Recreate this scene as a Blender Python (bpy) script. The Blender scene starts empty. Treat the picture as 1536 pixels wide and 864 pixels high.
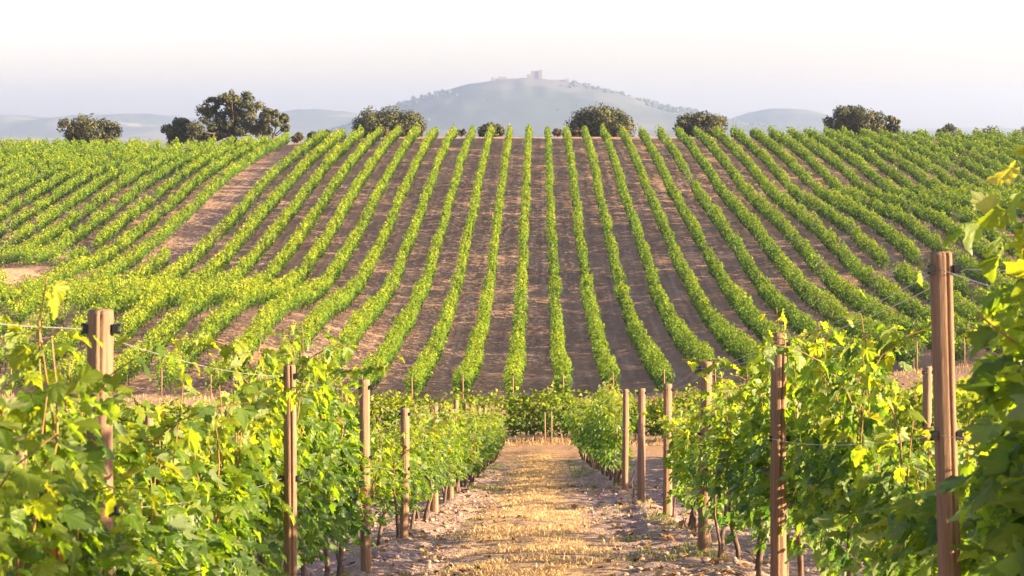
import bpy, math, random
import numpy as np
from mathutils import Vector, Matrix

# ------------------------------------------------------------------ camera, sky, sun, exposure
SC = bpy.context.scene
COL = SC.collection
F = 2987.0                      # focal length in pixels of a 1536 px wide picture (70 mm)
U0, V0 = 807.0, 195.0           # where the row direction and the horizon meet
cd = bpy.data.cameras.new("camera")
cam = bpy.data.objects.new("camera", cd)
COL.objects.link(cam)
cd.sensor_width = 36.0
cd.lens = F * 36.0 / 1536.0
cd.shift_x = -(U0 - 768.0) / 1536.0
cd.shift_y = -(432.0 - V0) / 1536.0
cd.clip_start = 0.1
cd.clip_end = 40000
cd.dof.use_dof = True
cd.dof.focus_distance = 24.0
cd.dof.aperture_fstop = 13.0
cam.location = (0, 0, 0)
cam.rotation_euler = (math.pi / 2, 0, 0)
SC.camera = cam

SUN_EL, SUN_AZ = math.radians(15.5), math.radians(104.0)
W = bpy.data.worlds.new("World")
SC.world = W
W.use_nodes = True
wn = W.node_tree
bg = wn.nodes["Background"]
sky = wn.nodes.new("ShaderNodeTexSky")
sky.sky_type = 'NISHITA'
sky.sun_disc = False
sky.sun_elevation = SUN_EL
sky.sun_rotation = SUN_AZ
sky.altitude = 200
sky.air_density = 1.0
sky.dust_density = 1.2
sky.ozone_density = 1.4
tintn = wn.nodes.new("ShaderNodeMix"); tintn.data_type = 'RGBA'; tintn.blend_type = 'MULTIPLY'
tintn.inputs[0].default_value = 1.0; tintn.inputs[7].default_value = (1.15, 0.965, 1.09, 1)
wn.links.new(sky.outputs[0], tintn.inputs[6]); wn.links.new(tintn.outputs[2], bg.inputs[0])
bg.inputs[1].default_value = 0.062

sl = bpy.data.lights.new("sun", 'SUN')
sl.energy = 5.0
sl.angle = math.radians(0.6)
sl.color = (1.0, 0.77, 0.49)
sun = bpy.data.objects.new("sun", sl)
COL.objects.link(sun)
S = Vector((math.sin(SUN_AZ) * math.cos(SUN_EL), math.cos(SUN_AZ) * math.cos(SUN_EL), math.sin(SUN_EL)))
sun.rotation_euler = S.to_track_quat('Z', 'Y').to_euler()

SC.view_settings.view_transform = 'Standard'
SC.view_settings.look = 'None'
SC.view_settings.exposure = 2.3
SC.view_settings.gamma = 1.0
SC.render.film_transparent = False
SC.cycles.use_denoising = True
SC.cycles.max_bounces = 7
SC.cycles.diffuse_bounces = 4
SC.cycles.transmission_bounces = 5
SC.cycles.glossy_bounces = 2
SC.cycles.volume_bounces = 1
SC.cycles.caustics_reflective = False
SC.cycles.caustics_refractive = False

rng = np.random.default_rng(7)
random.seed(7)
TAU = 2 * math.pi

# ------------------------------------------------------------------ helpers
def sstep(a, b, x):
    t = np.clip((np.asarray(x, float) - a) / (b - a), 0, 1)
    return t * t * (3 - 2 * t)

def mesh(name, V, Tr, mat, smooth=False, attrs=None, N=3):
    """mesh data from vertex array and an array of equal polygons (N corners)"""
    V = np.asarray(V, np.float32); Tr = np.asarray(Tr, np.int32)
    me = bpy.data.meshes.new(name)
    me.vertices.add(len(V)); me.vertices.foreach_set("co", V.ravel())
    nf = len(Tr)
    me.loops.add(nf * N); me.loops.foreach_set("vertex_index", Tr.ravel())
    me.polygons.add(nf)
    me.polygons.foreach_set("loop_start", np.arange(0, nf * N, N, dtype=np.int32))
    me.polygons.foreach_set("use_smooth", np.full(nf, smooth))
    for k, a in (attrs or {}).items():
        at = me.attributes.new(k, 'FLOAT', 'POINT')
        at.data.foreach_set("value", np.asarray(a, np.float32))
    me.update(calc_edges=True)
    if mat is not None:
        me.materials.append(mat)
    return me

def obj(name, me, parent=None, loc=None, rotz=0.0):
    o = bpy.data.objects.new(name, me)
    COL.objects.link(o)
    if parent is not None:
        o.parent = parent
    if loc is not None:
        o.location = loc
    o.rotation_euler = (0, 0, rotz)
    return o

def empty(name, loc, rotz=0.0):
    o = bpy.data.objects.new(name, None)
    o.empty_display_size = 0.3
    COL.objects.link(o)
    o.location = loc
    o.rotation_euler = (0, 0, rotz)
    return o

def tag(o, label=None, cat=None, group=None, kind=None):
    if label: o["label"] = label
    if cat: o["category"] = cat
    if group: o["group"] = group
    if kind: o["kind"] = kind
    return o

ORD = ["first", "second", "third", "fourth", "fifth", "sixth", "seventh", "eighth", "ninth", "tenth",
       "eleventh", "twelfth", "thirteenth", "fourteenth", "fifteenth", "sixteenth", "seventeenth", "eighteenth",
       "nineteenth", "twentieth", "twenty-first", "twenty-second", "twenty-third", "twenty-fourth",
       "twenty-fifth", "twenty-sixth", "twenty-seventh", "twenty-eighth", "twenty-ninth", "thirtieth"]

class Geo:
    """collects triangles"""
    def __init__(s):
        s.V = []; s.T = []; s.n = 0
    def add(s, V, T):
        V = np.asarray(V, float); T = np.asarray(T, int)
        s.V.append(V); s.T.append(T + s.n); s.n += len(V)
    def tube(s, pts, rad, seg=6, cap=True):
        pts = np.asarray(pts, float); rad = np.broadcast_to(np.asarray(rad, float), (len(pts),))
        d = np.gradient(pts, axis=0)
        d /= np.linalg.norm(d, axis=1)[:, None] + 1e-9
        ref = np.array([1.0, 0, 0]) if abs(d[0][0]) < 0.8 else np.array([0, 1.0, 0])
        a = np.cross(d, ref); a /= np.linalg.norm(a, axis=1)[:, None] + 1e-9
        b = np.cross(d, a)
        th = np.arange(seg) * TAU / seg
        R = pts[:, None, :] + rad[:, None, None] * (np.cos(th)[None, :, None] * a[:, None, :] + np.sin(th)[None, :, None] * b[:, None, :])
        V = R.reshape(-1, 3); T = []
        for i in range(len(pts) - 1):
            for j in range(seg):
                k = (j + 1) % seg
                p, q, r, t = i * seg + j, i * seg + k, (i + 1) * seg + j, (i + 1) * seg + k
                T += [(p, r, q), (q, r, t)]
        if cap:
            for base, off in ((0, 0), ((len(pts) - 1) * seg, 1)):
                for j in range(1, seg - 1):
                    T.append((base, base + j, base + j + 1) if off == 0 else (base, base + j + 1, base + j))
        s.add(V, T)
    def box(s, c, d, rot=0.0):
        c = np.asarray(c, float); d = np.asarray(d, float) / 2
        P = np.array([(x, y, z) for z in (-1, 1) for y in (-1, 1) for x in (-1, 1)], float) * d
        cs, sn = math.cos(rot), math.sin(rot)
        P = np.stack([P[:, 0] * cs - P[:, 1] * sn, P[:, 0] * sn + P[:, 1] * cs, P[:, 2]], 1) + c
        Q = [(0, 2, 3, 1), (4, 5, 7, 6), (0, 1, 5, 4), (2, 6, 7, 3), (0, 4, 6, 2), (1, 3, 7, 5)]
        T = [t for q in Q for t in ((q[0], q[1], q[2]), (q[0], q[2], q[3]))]
        s.add(P, T)
    def mesh(s, name, mat, smooth=True):
        return mesh(name, np.concatenate(s.V), np.concatenate(s.T), mat, smooth)

# ------------------------------------------------------------------ materials
class NT:
    def __init__(s, name):
        s.m = bpy.data.materials.new(name); s.m.use_nodes = True
        s.t = s.m.node_tree; s.t.nodes.clear()
        s.out = s.n("OutputMaterial")
    def n(s, kind, **kw):
        x = s.t.nodes.new("ShaderNode" + kind)
        for k, v in kw.items():
            setattr(x, k, v)
        return x
    def link(s, a, b): s.t.links.new(a, b)
    def coord(s, scale=(1, 1, 1), kind="Object"):
        c = s.n("TexCoord"); mp = s.n("Mapping"); mp.inputs["Scale"].default_value = scale
        s.link(c.outputs[kind], mp.inputs[0]); return mp.outputs[0]
    def noise(s, vec, scale, detail=4, rough=0.55, dist=0.0):
        x = s.n("TexNoise"); x.inputs["Scale"].default_value = scale; x.inputs["Detail"].default_value = detail
        x.inputs["Roughness"].default_value = rough; x.inputs["Distortion"].default_value = dist
        s.link(vec, x.inputs["Vector"]); return x.outputs["Fac"]
    def ramp(s, fac, stops, interp='LINEAR'):
        x = s.n("ValToRGB"); x.color_ramp.interpolation = interp
        e = x.color_ramp.elements
        while len(e) < len(stops): e.new(0.5)
        for i, (p, c) in enumerate(stops):
            e[i].position = p; e[i].color = (*c, 1) if len(c) == 3 else c
        s.link(fac, x.inputs[0]); return x.outputs[0]
    def mix(s, fac, a, b, mode='MIX'):
        x = s.n("Mix", data_type='RGBA', blend_type=mode)
        for k, v in ((0, fac), (6, a), (7, b)):
            if isinstance(v, (int, float)): x.inputs[k].default_value = v
            elif isinstance(v, tuple): x.inputs[k].default_value = (*v, 1)
            else: s.link(v, x.inputs[k])
        return x.outputs[2]
    def math(s, op, a, b=None, c=None, clamp=False):
        x = s.n("Math", operation=op); x.use_clamp = clamp
        for i, v in enumerate((a, b, c)):
            if v is None: continue
            if isinstance(v, (int, float)): x.inputs[i].default_value = v
            else: s.link(v, x.inputs[i])
        return x.outputs[0]
    def maprange(s, v, a, b, c=0.0, d=1.0):
        x = s.n("MapRange"); x.interpolation_type = 'SMOOTHSTEP'
        s.link(v, x.inputs[0])
        for i, k in enumerate((a, b, c, d)): x.inputs[i + 1].default_value = k
        return x.outputs[0]
    def bump(s, h, strength=0.4, dist=0.02):
        x = s.n("Bump"); x.inputs["Strength"].default_value = strength; x.inputs["Distance"].default_value = dist
        s.link(h, x.inputs["Height"]); return x.outputs[0]
    def bsdf(s, col, rough=0.8, normal=None, spec=0.3):
        b = s.n("BsdfPrincipled")
        if isinstance(col, tuple): b.inputs["Base Color"].default_value = (*col, 1)
        else: s.link(col, b.inputs["Base Color"])
        if isinstance(rough, (int, float)): b.inputs["Roughness"].default_value = rough
        else: s.link(rough, b.inputs["Roughness"])
        b.inputs["Specular IOR Level"].default_value = spec
        if normal is not None: s.link(normal, b.inputs["Normal"])
        return b.outputs[0]
    def done(s, sh):
        s.link(sh, s.out.inputs[0]); return s.m

def leaf_material(name, stops, back, trans, tfac=0.55, rough=0.42, spec=0.45, veins=True, rand=0.25):
    t = NT(name)
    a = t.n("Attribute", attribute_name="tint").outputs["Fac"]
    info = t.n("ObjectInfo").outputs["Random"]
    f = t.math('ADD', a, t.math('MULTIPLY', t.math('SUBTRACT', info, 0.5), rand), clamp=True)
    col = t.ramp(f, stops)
    tcol = t.ramp(f, trans)
    if veins:
        v = t.n("Attribute", attribute_name="vein").outputs["Fac"]
        vf = t.math('MULTIPLY', t.math('POWER', v, 14.0), 0.55)
        col = t.mix(vf, col, (0.30, 0.36, 0.10))
        nz = t.noise(t.coord((1, 1, 1)), 45.0, 3)
        col = t.mix(t.math('MULTIPLY', nz, 0.35), col, (0.10, 0.15, 0.02))
        nrm = t.bump(t.math('ADD', t.math('MULTIPLY', v, -0.6), nz), 0.5, 0.006)
    else:
        nrm = None
    g = t.n("NewGeometry").outputs["Backfacing"]
    col = t.mix(t.math('MULTIPLY', g, 0.7), col, back)
    p = t.bsdf(col, rough, nrm, spec)
    tr = t.n("BsdfTranslucent"); t.link(tcol, tr.inputs[0])
    if nrm is not None: t.link(nrm, tr.inputs["Normal"])
    m = t.n("MixShader"); m.inputs[0].default_value = tfac
    t.link(p, m.inputs[1]); t.link(tr.outputs[0], m.inputs[2])
    return t.done(m.outputs[0])

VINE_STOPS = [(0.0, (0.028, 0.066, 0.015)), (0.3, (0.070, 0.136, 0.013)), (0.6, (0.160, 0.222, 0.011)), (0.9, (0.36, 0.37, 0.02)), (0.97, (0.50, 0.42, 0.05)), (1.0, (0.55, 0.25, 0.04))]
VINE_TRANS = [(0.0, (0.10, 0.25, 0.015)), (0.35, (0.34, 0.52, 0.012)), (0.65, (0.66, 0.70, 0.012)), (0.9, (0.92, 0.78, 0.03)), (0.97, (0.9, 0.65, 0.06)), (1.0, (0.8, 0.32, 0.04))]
M_leaf = leaf_material("vine_leaf", VINE_STOPS, (0.34, 0.40, 0.18), VINE_TRANS)
M_rowleaf = leaf_material("row_leaf", VINE_STOPS, (0.13, 0.22, 0.04), VINE_TRANS, tfac=0.22, rough=0.6, spec=0.12, veins=False, rand=0.05)
OAK = [(0.0, (0.03, 0.042, 0.018)), (0.5, (0.085, 0.088, 0.032)), (1.0, (0.17, 0.14, 0.055))]
OAKT = [(0.0, (0.05, 0.08, 0.02)), (1.0, (0.16, 0.15, 0.04))]
M_oak = leaf_material("oak_leaf", OAK, (0.09, 0.10, 0.06), OAKT, tfac=0.15, rough=0.6, spec=0.25, veins=False, rand=0.1)
BRN = [(0.0, (0.05, 0.05, 0.03)), (0.6, (0.11, 0.085, 0.04)), (1.0, (0.2, 0.14, 0.07))]
M_scrub = leaf_material("dry_scrub_leaf", BRN, (0.10, 0.09, 0.06), BRN, tfac=0.15, rough=0.7, spec=0.2, veins=False, rand=0.2)

def wood_material():
    t = NT("weathered_post_wood")
    v = t.coord((38, 38, 1.3))
    n1 = t.noise(v, 1.8, 8, 0.72, 1.4)
    n2 = t.noise(t.coord((1, 1, 1)), 3.0, 3)
    n3 = t.noise(t.coord((90, 90, 2.5)), 1.0, 3)
    c = t.ramp(n1, [(0.22, (0.055, 0.032, 0.020)), (0.40, (0.21, 0.125, 0.075)), (0.60, (0.36, 0.22, 0.13)), (0.82, (0.16, 0.10, 0.065))])
    c = t.mix(t.maprange(n2, 0.45, 0.75, 0, 0.5), c, (0.22, 0.15, 0.105))
    info = t.n("ObjectInfo").outputs["Random"]
    c = t.mix(t.math('MULTIPLY', info, 0.35), c, (0.27, 0.17, 0.11))
    h = t.math('ADD', n1, t.math('MULTIPLY', n3, 0.5))
    return t.done(t.bsdf(c, 0.85, t.bump(h, 1.0, 0.008), 0.12))
M_wood = wood_material()

def bark_material(name, a, b):
    t = NT(name)
    n = t.noise(t.coord((30, 30, 5)), 1.5, 5)
    return t.done(t.bsdf(t.ramp(n, [(0.3, a), (0.7, b)]), 0.95, t.bump(n, 0.8, 0.01), 0.1))
M_bark = bark_material("vine_bark", (0.07, 0.045, 0.035), (0.22, 0.15, 0.11))
M_cane = bark_material("young_cane", (0.22, 0.10, 0.045), (0.36, 0.24, 0.10))
M_oakbark = bark_material("oak_bark", (0.06, 0.045, 0.035), (0.15, 0.11, 0.085))

def simple(name, col, rough=0.5, metal=0.0, spec=0.4):
    t = NT(name); n = t.noise(t.coord(), 30, 3)
    c = t.mix(t.math('MULTIPLY', n, 0.4), col, tuple(x * 0.6 for x in col))
    s_ = t.bsdf(c, rough, None, spec)
    t.t.nodes[-1]
    for x in t.t.nodes:
        if x.type == 'BSDF_PRINCIPLED': x.inputs["Metallic"].default_value = metal
    return t.done(s_)
M_wire = simple("galvanised_wire", (0.62, 0.58, 0.52), 0.35, 0.6)
M_clip = simple("black_plastic", (0.018, 0.018, 0.02), 0.45)
M_stone = simple("castle_stone", (0.30, 0.22, 0.20), 0.9, 0, 0.1)
M_trunks = simple("row_trunks", (0.26, 0.17, 0.12), 0.95, 0, 0.1)
M_rock = simple("soil_clod", (0.44, 0.30, 0.225), 0.95, 0, 0.15)

def grass_material(name, stops, trans, tf=0.35):
    return leaf_material(name, stops, stops[1][1], trans, tfac=tf, rough=0.7, spec=0.15, veins=False, rand=0.0)
M_dry = grass_material("dry_grass", [(0.0, (0.42, 0.25, 0.12)), (0.5, (0.68, 0.46, 0.22)), (1.0, (0.80, 0.64, 0.38))], [(0.0, (0.5, 0.3, 0.1)), (1.0, (0.8, 0.6, 0.25))])
M_weed = grass_material("weed", [(0.0, (0.08, 0.12, 0.03)), (0.5, (0.16, 0.20, 0.06)), (1.0, (0.35, 0.30, 0.12))], [(0.0, (0.2, 0.3, 0.04)), (1.0, (0.5, 0.5, 0.1))])

# ------------------------------------------------------------------ the lie of the land
_py = [-400, -60, -12, -6, 0, 5, 20, 40, 60, 75, 90, 108, 130, 150, 166, 182, 197, 215, 244, 270, 289, 302, 330, 380, 500, 800, 1500, 15000]
_pz = [0.3, 0.1, -0.1, -0.5, -1.12, -1.86, -4.08, -7.04, -9.95, -11.75, -13.4, -14.9, -15.6, -15.2, -14.0, -12.4, -10.7, -8.5, -5.0, -2.55, -1.25, -0.95, -1.7, -4.5, -12, -22, -30, -30]
_yy = np.arange(-400, 1500.5, 0.5)
_zz = np.interp(_yy, _py, _pz)
def _smooth(z, w):
    k = np.hanning(int(w / 0.5) * 2 + 1); k /= k.sum()
    return np.convolve(np.pad(z, len(k) // 2, mode='edge'), k, mode='valid')
_s1 = _smooth(_zz, 3); _s2 = _smooth(_zz, 14)
_b = sstep(50, 80, _yy)
_zz = _s1 * (1 - _b) + _s2 * _b
def H(x, y):
    x = np.asarray(x, float); y = np.asarray(y, float)
    z = np.where(y < 1500, np.interp(y, _yy, _zz), -30.0)
    xr = np.clip(x, 0, 60); xr = xr * sstep(0, 12, xr)
    z = z + 0.088 * xr * sstep(70, 105, y) * (1 - sstep(178, 228, y))
    z = z + 2.8 * sstep(-5, -22, x) * np.exp(-((y - 136) / 21.0) ** 2)
    z = z + 1.7 * sstep(-33, -44, x) * np.exp(-((y - 166) / 11.0) ** 2)
    z = z + 0.07 * np.clip(x, -9, 0) * (1 - sstep(55, 95, y))
    z = z - 1.7 * sstep(-18, -52, x) * sstep(225, 288, y) * (1 - sstep(400, 700, y))
    z = z - 0.6 * sstep(32, 60, x) * sstep(225, 288, y) * (1 - sstep(400, 700, y))
    return z
def hz(x, y): return float(H(x, y))

def vnoise(x, y, scale, seed=0):
    """smooth value noise, numpy"""
    r = np.random.default_rng(seed); G = r.random((257, 257))
    u = x / scale + 1000.3; v = y / scale + 1000.7
    i = np.floor(u).astype(int); j = np.floor(v).astype(int)
    fu = u - i; fv = v - j; fu = fu * fu * (3 - 2 * fu); fv = fv * fv * (3 - 2 * fv)
    i %= 256; j %= 256
    return (G[i, j] * (1 - fu) + G[i + 1, j] * fu) * (1 - fv) + (G[i, j + 1] * (1 - fu) + G[i + 1, j + 1] * fu) * fv

def ground_relief(x, y):
    near = 1 - sstep(40, 80, y)
    b = np.exp(-((np.abs(x) - 1.35) / 0.28) ** 2) * 0.07                       # little bank along the vines
    r = (vnoise(x, y, 0.9, 1) - .5) * 0.07 + (vnoise(x, y, 0.33, 2) - .5) * 0.07 + (vnoise(x, y, 0.15, 3) - .5) * 0.06
    rough = 1 - 0.7 * np.exp(-(x / 0.7) ** 4)
    return near * (b + r * rough) + (1 - near) * (vnoise(x, y, 2.2, 4) - .5) * 0.16 * (1 - sstep(290, 330, y)) + sstep(330, 600, y) * (vnoise(x, y, 90, 5) - .5) * 2.0

def ground_material():
    t = NT("vineyard_soil")
    co = t.n("TexCoord").outputs["Object"]
    sp = t.n("SeparateXYZ"); t.link(co, sp.inputs[0])
    x, y = sp.outputs[0], sp.outputs[1]
    nA = t.noise(co, 0.9, 6, 0.65); nB = t.noise(co, 6.0, 8, 0.7); nC = t.noise(co, 38.0, 5, 0.75)
    near = t.ramp(nB, [(0.28, (0.30, 0.19, 0.14)), (0.5, (0.48, 0.33, 0.25)), (0.72, (0.60, 0.45, 0.36))])
    near = t.mix(t.maprange(nC, 0.35, 0.62, 0.55, 0.0), near, (0.22, 0.135, 0.11))
    # dry grass carpet down the middle of the path
    edge = t.math('ADD', t.math('ABSOLUTE', t.math('ADD', x, 0.08)), t.math('MULTIPLY', t.math('SUBTRACT', nA, 0.5), 1.1))
    gm = t.math('MULTIPLY', t.maprange(edge, 0.40, 0.95, 1, 0), t.maprange(nA, 0.35, 0.55, 0.35, 0.95))
    dry = t.ramp(nC, [(0.25, (0.36, 0.20, 0.10)), (0.5, (0.62, 0.38, 0.18)), (0.75, (0.76, 0.54, 0.30))])
    near = t.mix(gm, near, dry)
    # dry margin round the valley floor
    band = t.math('MULTIPLY', t.maprange(y, 56, 64, 0, 1), t.maprange(y, 106, 112, 1, 0))
    near = t.mix(t.math('MULTIPLY', band, t.maprange(nA, 0.25, 0.55, 0.3, 1.0)), near, (0.42, 0.25, 0.12))
    # the hillside: tilled reddish brown soil, streaks along the rows; orange patches across them, part dry weeds, part painted sunlight
    m1 = t.n("Mapping"); m1.inputs["Scale"].default_value = (2.2, 0.10, 0.1); t.link(co, m1.inputs[0])
    m2 = t.n("Mapping"); m2.inputs["Scale"].default_value = (0.30, 0.75, 0.1); t.link(co, m2.inputs[0])
    s1 = t.noise(m1.outputs[0], 1.0, 5, 0.6); s2 = t.noise(m2.outputs[0], 1.0, 6, 0.65, 0.3); s3 = t.noise(co, 0.055, 3)
    s4 = t.noise(co, 2.4, 5, 0.7)
    hill = t.ramp(s1, [(0.3, (0.33, 0.195, 0.125)), (0.55, (0.47, 0.30, 0.195)), (0.75, (0.58, 0.42, 0.29))])
    hill = t.mix(t.maprange(s4, 0.3, 0.7, 0.5, 0.0), hill, (0.19, 0.105, 0.070))
    fr = t.math('ABSOLUTE', t.math('SUBTRACT', t.math('FRACT', t.math('DIVIDE', x, 2.7)), 0.0))
    fr = t.math('ABSOLUTE', t.math('SUBTRACT', fr, 0.5))           # 0.5 between two rows, 0 under a vine row
    rut = t.maprange(t.math('ABSOLUTE', t.math('SUBTRACT', fr, 0.30)), 0.0, 0.07, 1, 0)
    s5 = t.noise(m1.outputs[0], 0.35, 3)
    hill = t.mix(t.math('MULTIPLY', rut, t.maprange(s5, 0.4, 0.62, 0.0, 0.55)), hill, (0.50, 0.35, 0.28))
    weed_sun = t.math('MULTIPLY', t.maprange(s2, 0.50, 0.68, 0, 0.8), t.maprange(s3, 0.35, 0.62, 0.35, 1.0))
    hill = t.mix(weed_sun, hill, (0.54, 0.29, 0.14))
    col = t.mix(t.maprange(y, 96, 107, 0, 1), near, hill)
    pa = t.math('MULTIPLY', t.maprange(x, -40, -37.5, 1, 0), t.math('MULTIPLY', t.maprange(y, 156, 159, 0, 1), t.maprange(y, 169, 172, 1, 0)))
    col = t.mix(t.math('MULTIPLY', pa, t.maprange(s4, 0.25, 0.6, 0.6, 1.0)), col, (0.60, 0.36, 0.19))
    # open country beyond the crest
    f1 = t.noise(co, 0.004, 4); 
    far = t.ramp(f1, [(0.35, (0.09, 0.10, 0.05)), (0.5, (0.30, 0.24, 0.13)), (0.65, (0.12, 0.13, 0.06))])
    col = t.mix(t.maprange(y, 296, 330, 0, 1), col, far)
    h = t.math('ADD', t.math('MULTIPLY', nB, 0.8), t.math('MULTIPLY', nC, 0.5))
    b1 = t.bump(h, 0.9, 0.05)
    b2 = t.n("Bump"); b2.inputs["Strength"].default_value = 0.8; b2.inputs["Distance"].default_value = 0.25
    t.link(s4, b2.inputs["Height"]); t.link(b1, b2.inputs["Normal"])
    return t.done(t.bsdf(col, 0.95, b2.outputs[0], 0.12))

def grow(start, step, ratio, end):
    o = [start]
    while o[-1] < end:
        o.append(o[-1] + step); step *= ratio
    return o
ys = list(np.arange(-390, -10, 20)) + list(np.arange(-10, 12, 0.5)) + list(np.arange(12, 36, 0.07)) + grow(36, 0.09, 1.03, 62)
ys += list(np.arange(ys[-1] + 0.9, 310, 1.0)) + grow(312, 3, 1.08, 10300)
xp = list(np.arange(0, 3.2, 0.07)) + grow(3.25, 0.12, 1.06, 9)
xp += list(np.arange(xp[-1] + 1, 90, 1.2)) + grow(92, 4, 1.15, 6400)
xs = [-a for a in xp[:0:-1]] + xp
XX, YY = np.meshgrid(xs, ys)
ZZ = H(XX, YY) + ground_relief(XX, YY)
nx, ny = len(xs), len(ys)
ii = (np.arange(ny - 1)[:, None] * nx + np.arange(nx - 1)[None, :]).ravel()
me = mesh("ground", np.stack([XX.ravel(), YY.ravel(), ZZ.ravel()], 1), np.stack([ii, ii + 1, ii + nx + 1, ii + nx], 1), ground_material(), True, N=4)
tag(obj("ground", me), kind="structure")

# ------------------------------------------------------------------ far hills
def hill_material(name, a, b, c):
    t = NT(name); co = t.coord()
    n1 = t.noise(co, 0.012, 5, 0.6); n2 = t.noise(co, 0.0025, 3)
    col = t.ramp(n1, [(0.35, a), (0.6, b)])
    col = t.mix(t.maprange(n2, 0.52, 0.66, 0, 0.8), col, c)
    return t.done(t.bsdf(col, 1.0, None, 0.05))
M_hill = hill_material("hill_scrub", (0.055, 0.068, 0.055), (0.072, 0.085, 0.065), (0.17, 0.15, 0.12))
M_lowhill = hill_material("low_hill_fields", (0.06, 0.075, 0.055), (0.11, 0.12, 0.08), (0.32, 0.26, 0.19))

def hill(name, prof, D, depth, mat, seed, rough):
    """prof: (u, v) points of the skyline at distance D"""
    px = np.array([(u - U0) * D / F for u, v in prof]); pz = np.array([(V0 - v) * D / F for u, v in prof])
    xs = np.linspace(px[0], px[-1], 260); z = np.interp(xs, px, pz)
    k = np.hanning(15); k /= k.sum(); z = np.convolve(np.pad(z, 7, mode='edge'), k, mode='valid')
    t = np.linspace(-1, 1, 46)
    X, Tt = np.meshgrid(xs, t)
    Y = D + Tt * depth + (vnoise(X, Tt * depth, 600, seed) - .5) * depth * .3
    prof_t = np.where(Tt < 0, 0.5 + 0.5 * np.cos(np.pi * Tt), 0.5 + 0.5 * np.cos(np.pi * Tt))
    Z = -31 + (z[None, :] + 31) * prof_t
    nz_ = ((vnoise(X, Y, 300, seed + 1) - .5) * 1.0 + (vnoise(X, Y, 110, seed + 2) - .5) * 0.5 + (vnoise(X, Y, 35, seed + 3) - .5) * 0.25)
    Z = Z + nz_ * rough * np.minimum(1, prof_t * 1.6) * (0.25 + 0.75 * np.minimum(1, np.abs(Tt) * 4))
    nx, ny = X.shape[1], X.shape[0]
    ii = (np.arange(ny - 1)[:, None] * nx + np.arange(nx - 1)[None, :]).ravel()
    o = obj(name, mesh(name, np.stack([X.ravel(), Y.ravel(), Z.ravel()], 1), np.stack([ii, ii + 1, ii + nx + 1, ii + nx], 1), mat, True, N=4))
    tag(o, kind="structure")
    return X, Y, Z
CAST = [(470, 202), (530, 186), (560, 172), (592, 159), (640, 147), (690, 133), (722, 125), (745, 121.5), (800, 121), (852, 124.5), (880, 130), (920, 137), (955, 150), (1000, 160), (1030, 165), (1075, 178), (1150, 192), (1230, 203)]
DC = 6500.0
cX, cY, cZ = hill("castle_hill", CAST, DC, 1400, M_hill, 11, 34)
hill("low_hill", [(-260, 172), (-100, 168), (0, 173), (55, 174), (95, 179), (150, 172), (205, 170), (245, 173), (295, 180), (370, 174), (430, 167), (490, 166), (545, 170), (600, 182), (660, 195), (700, 203)], 9000.0, 1500, M_lowhill, 21, 30)
hill("small_hill", [(985, 203), (1040, 190), (1095, 180), (1130, 168), (1165, 162), (1205, 166), (1240, 177), (1290, 189), (1400, 198), (1700, 201)], 8000.0, 1200, M_hill, 31, 20)
hill("low_hill", [(1180, 203), (1300, 195), (1450, 191), (1600, 193), (1800, 190), (2000, 200)], 9600.0, 1100, M_lowhill, 41, 14)

# woodland on the castle hill
ICO_V = None
def ico():
    p = (1 + 5 ** .5) / 2
    V = np.array([(-1, p, 0), (1, p, 0), (-1, -p, 0), (1, -p, 0), (0, -1, p), (0, 1, p), (0, -1, -p), (0, 1, -p), (p, 0, -1), (p, 0, 1), (-p, 0, -1), (-p, 0, 1)], float)
    V /= np.linalg.norm(V[0])
    T = np.array([(0, 11, 5), (0, 5, 1), (0, 1, 7), (0, 7, 10), (0, 10, 11), (1, 5, 9), (5, 11, 4), (11, 10, 2), (10, 7, 6), (7, 1, 8), (3, 9, 4), (3, 4, 2), (3, 2, 6), (3, 6, 8), (3, 8, 9), (4, 9, 5), (2, 4, 11), (6, 2, 10), (8, 6, 7), (9, 8, 1)])
    return V, T
IV, IT = ico()
def scatter_ico(name, P, R, mat, seed, attrs=False, flat=(1, 1, 1)):
    r = np.random.default_rng(seed); n = len(P)
    V = IV[None] * (1 + 0.35 * (r.random((n, 12, 1)) - .5)) * np.asarray(flat)[None, None] * R[:, None, :]
    a = r.random(n) * TAU; c, s = np.cos(a)[:, None], np.sin(a)[:, None]
    V = np.stack([V[..., 0] * c - V[..., 1] * s, V[..., 0] * s + V[..., 1] * c, V[..., 2]], -1) + P[:, None, :]
    T = (IT[None] + (np.arange(n) * 12)[:, None, None]).reshape(-1, 3)
    at = {"tint": np.repeat(r.random(n), 12)} if attrs else None
    return mesh(name, V.reshape(-1, 3), T, mat, False, at)
r = np.random.default_rng(5)
n = 4200
ri = r.integers(4, 24, n); rj = r.integers(2, 258, n)
keep = (vnoise(cX[ri, rj], cY[ri, rj], 160, 77) > 0.38) & (((ri >= 18) & (ri <= 25)) | (r.random(n) < .02))
ri, rj = ri[keep], rj[keep]
P = np.stack([cX[ri, rj] + r.normal(0, 11, len(ri)), cY[ri, rj] + r.normal(0, 20, len(ri)), cZ[ri, rj] + 1], 1)
ux = U0 + F * P[:, 0] / DC
P = P[~((ux > 730) & (ux < 858) & (P[:, 2] > 138))]
R = (r.random((len(P), 1)) * 5.0 + 3.4) * np.array([[1.2, 1.2, 1.0]])
M_scrubhill = simple("hill_woodland", (0.075, 0.09, 0.068), 1.0, 0, 0.05)
tag(obj("distant_woodland", scatter_ico("distant_woodland", P, R, M_scrubhill, 9, True)), "hazy scrub and trees covering the castle hill", "woodland", kind="stuff")

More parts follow.
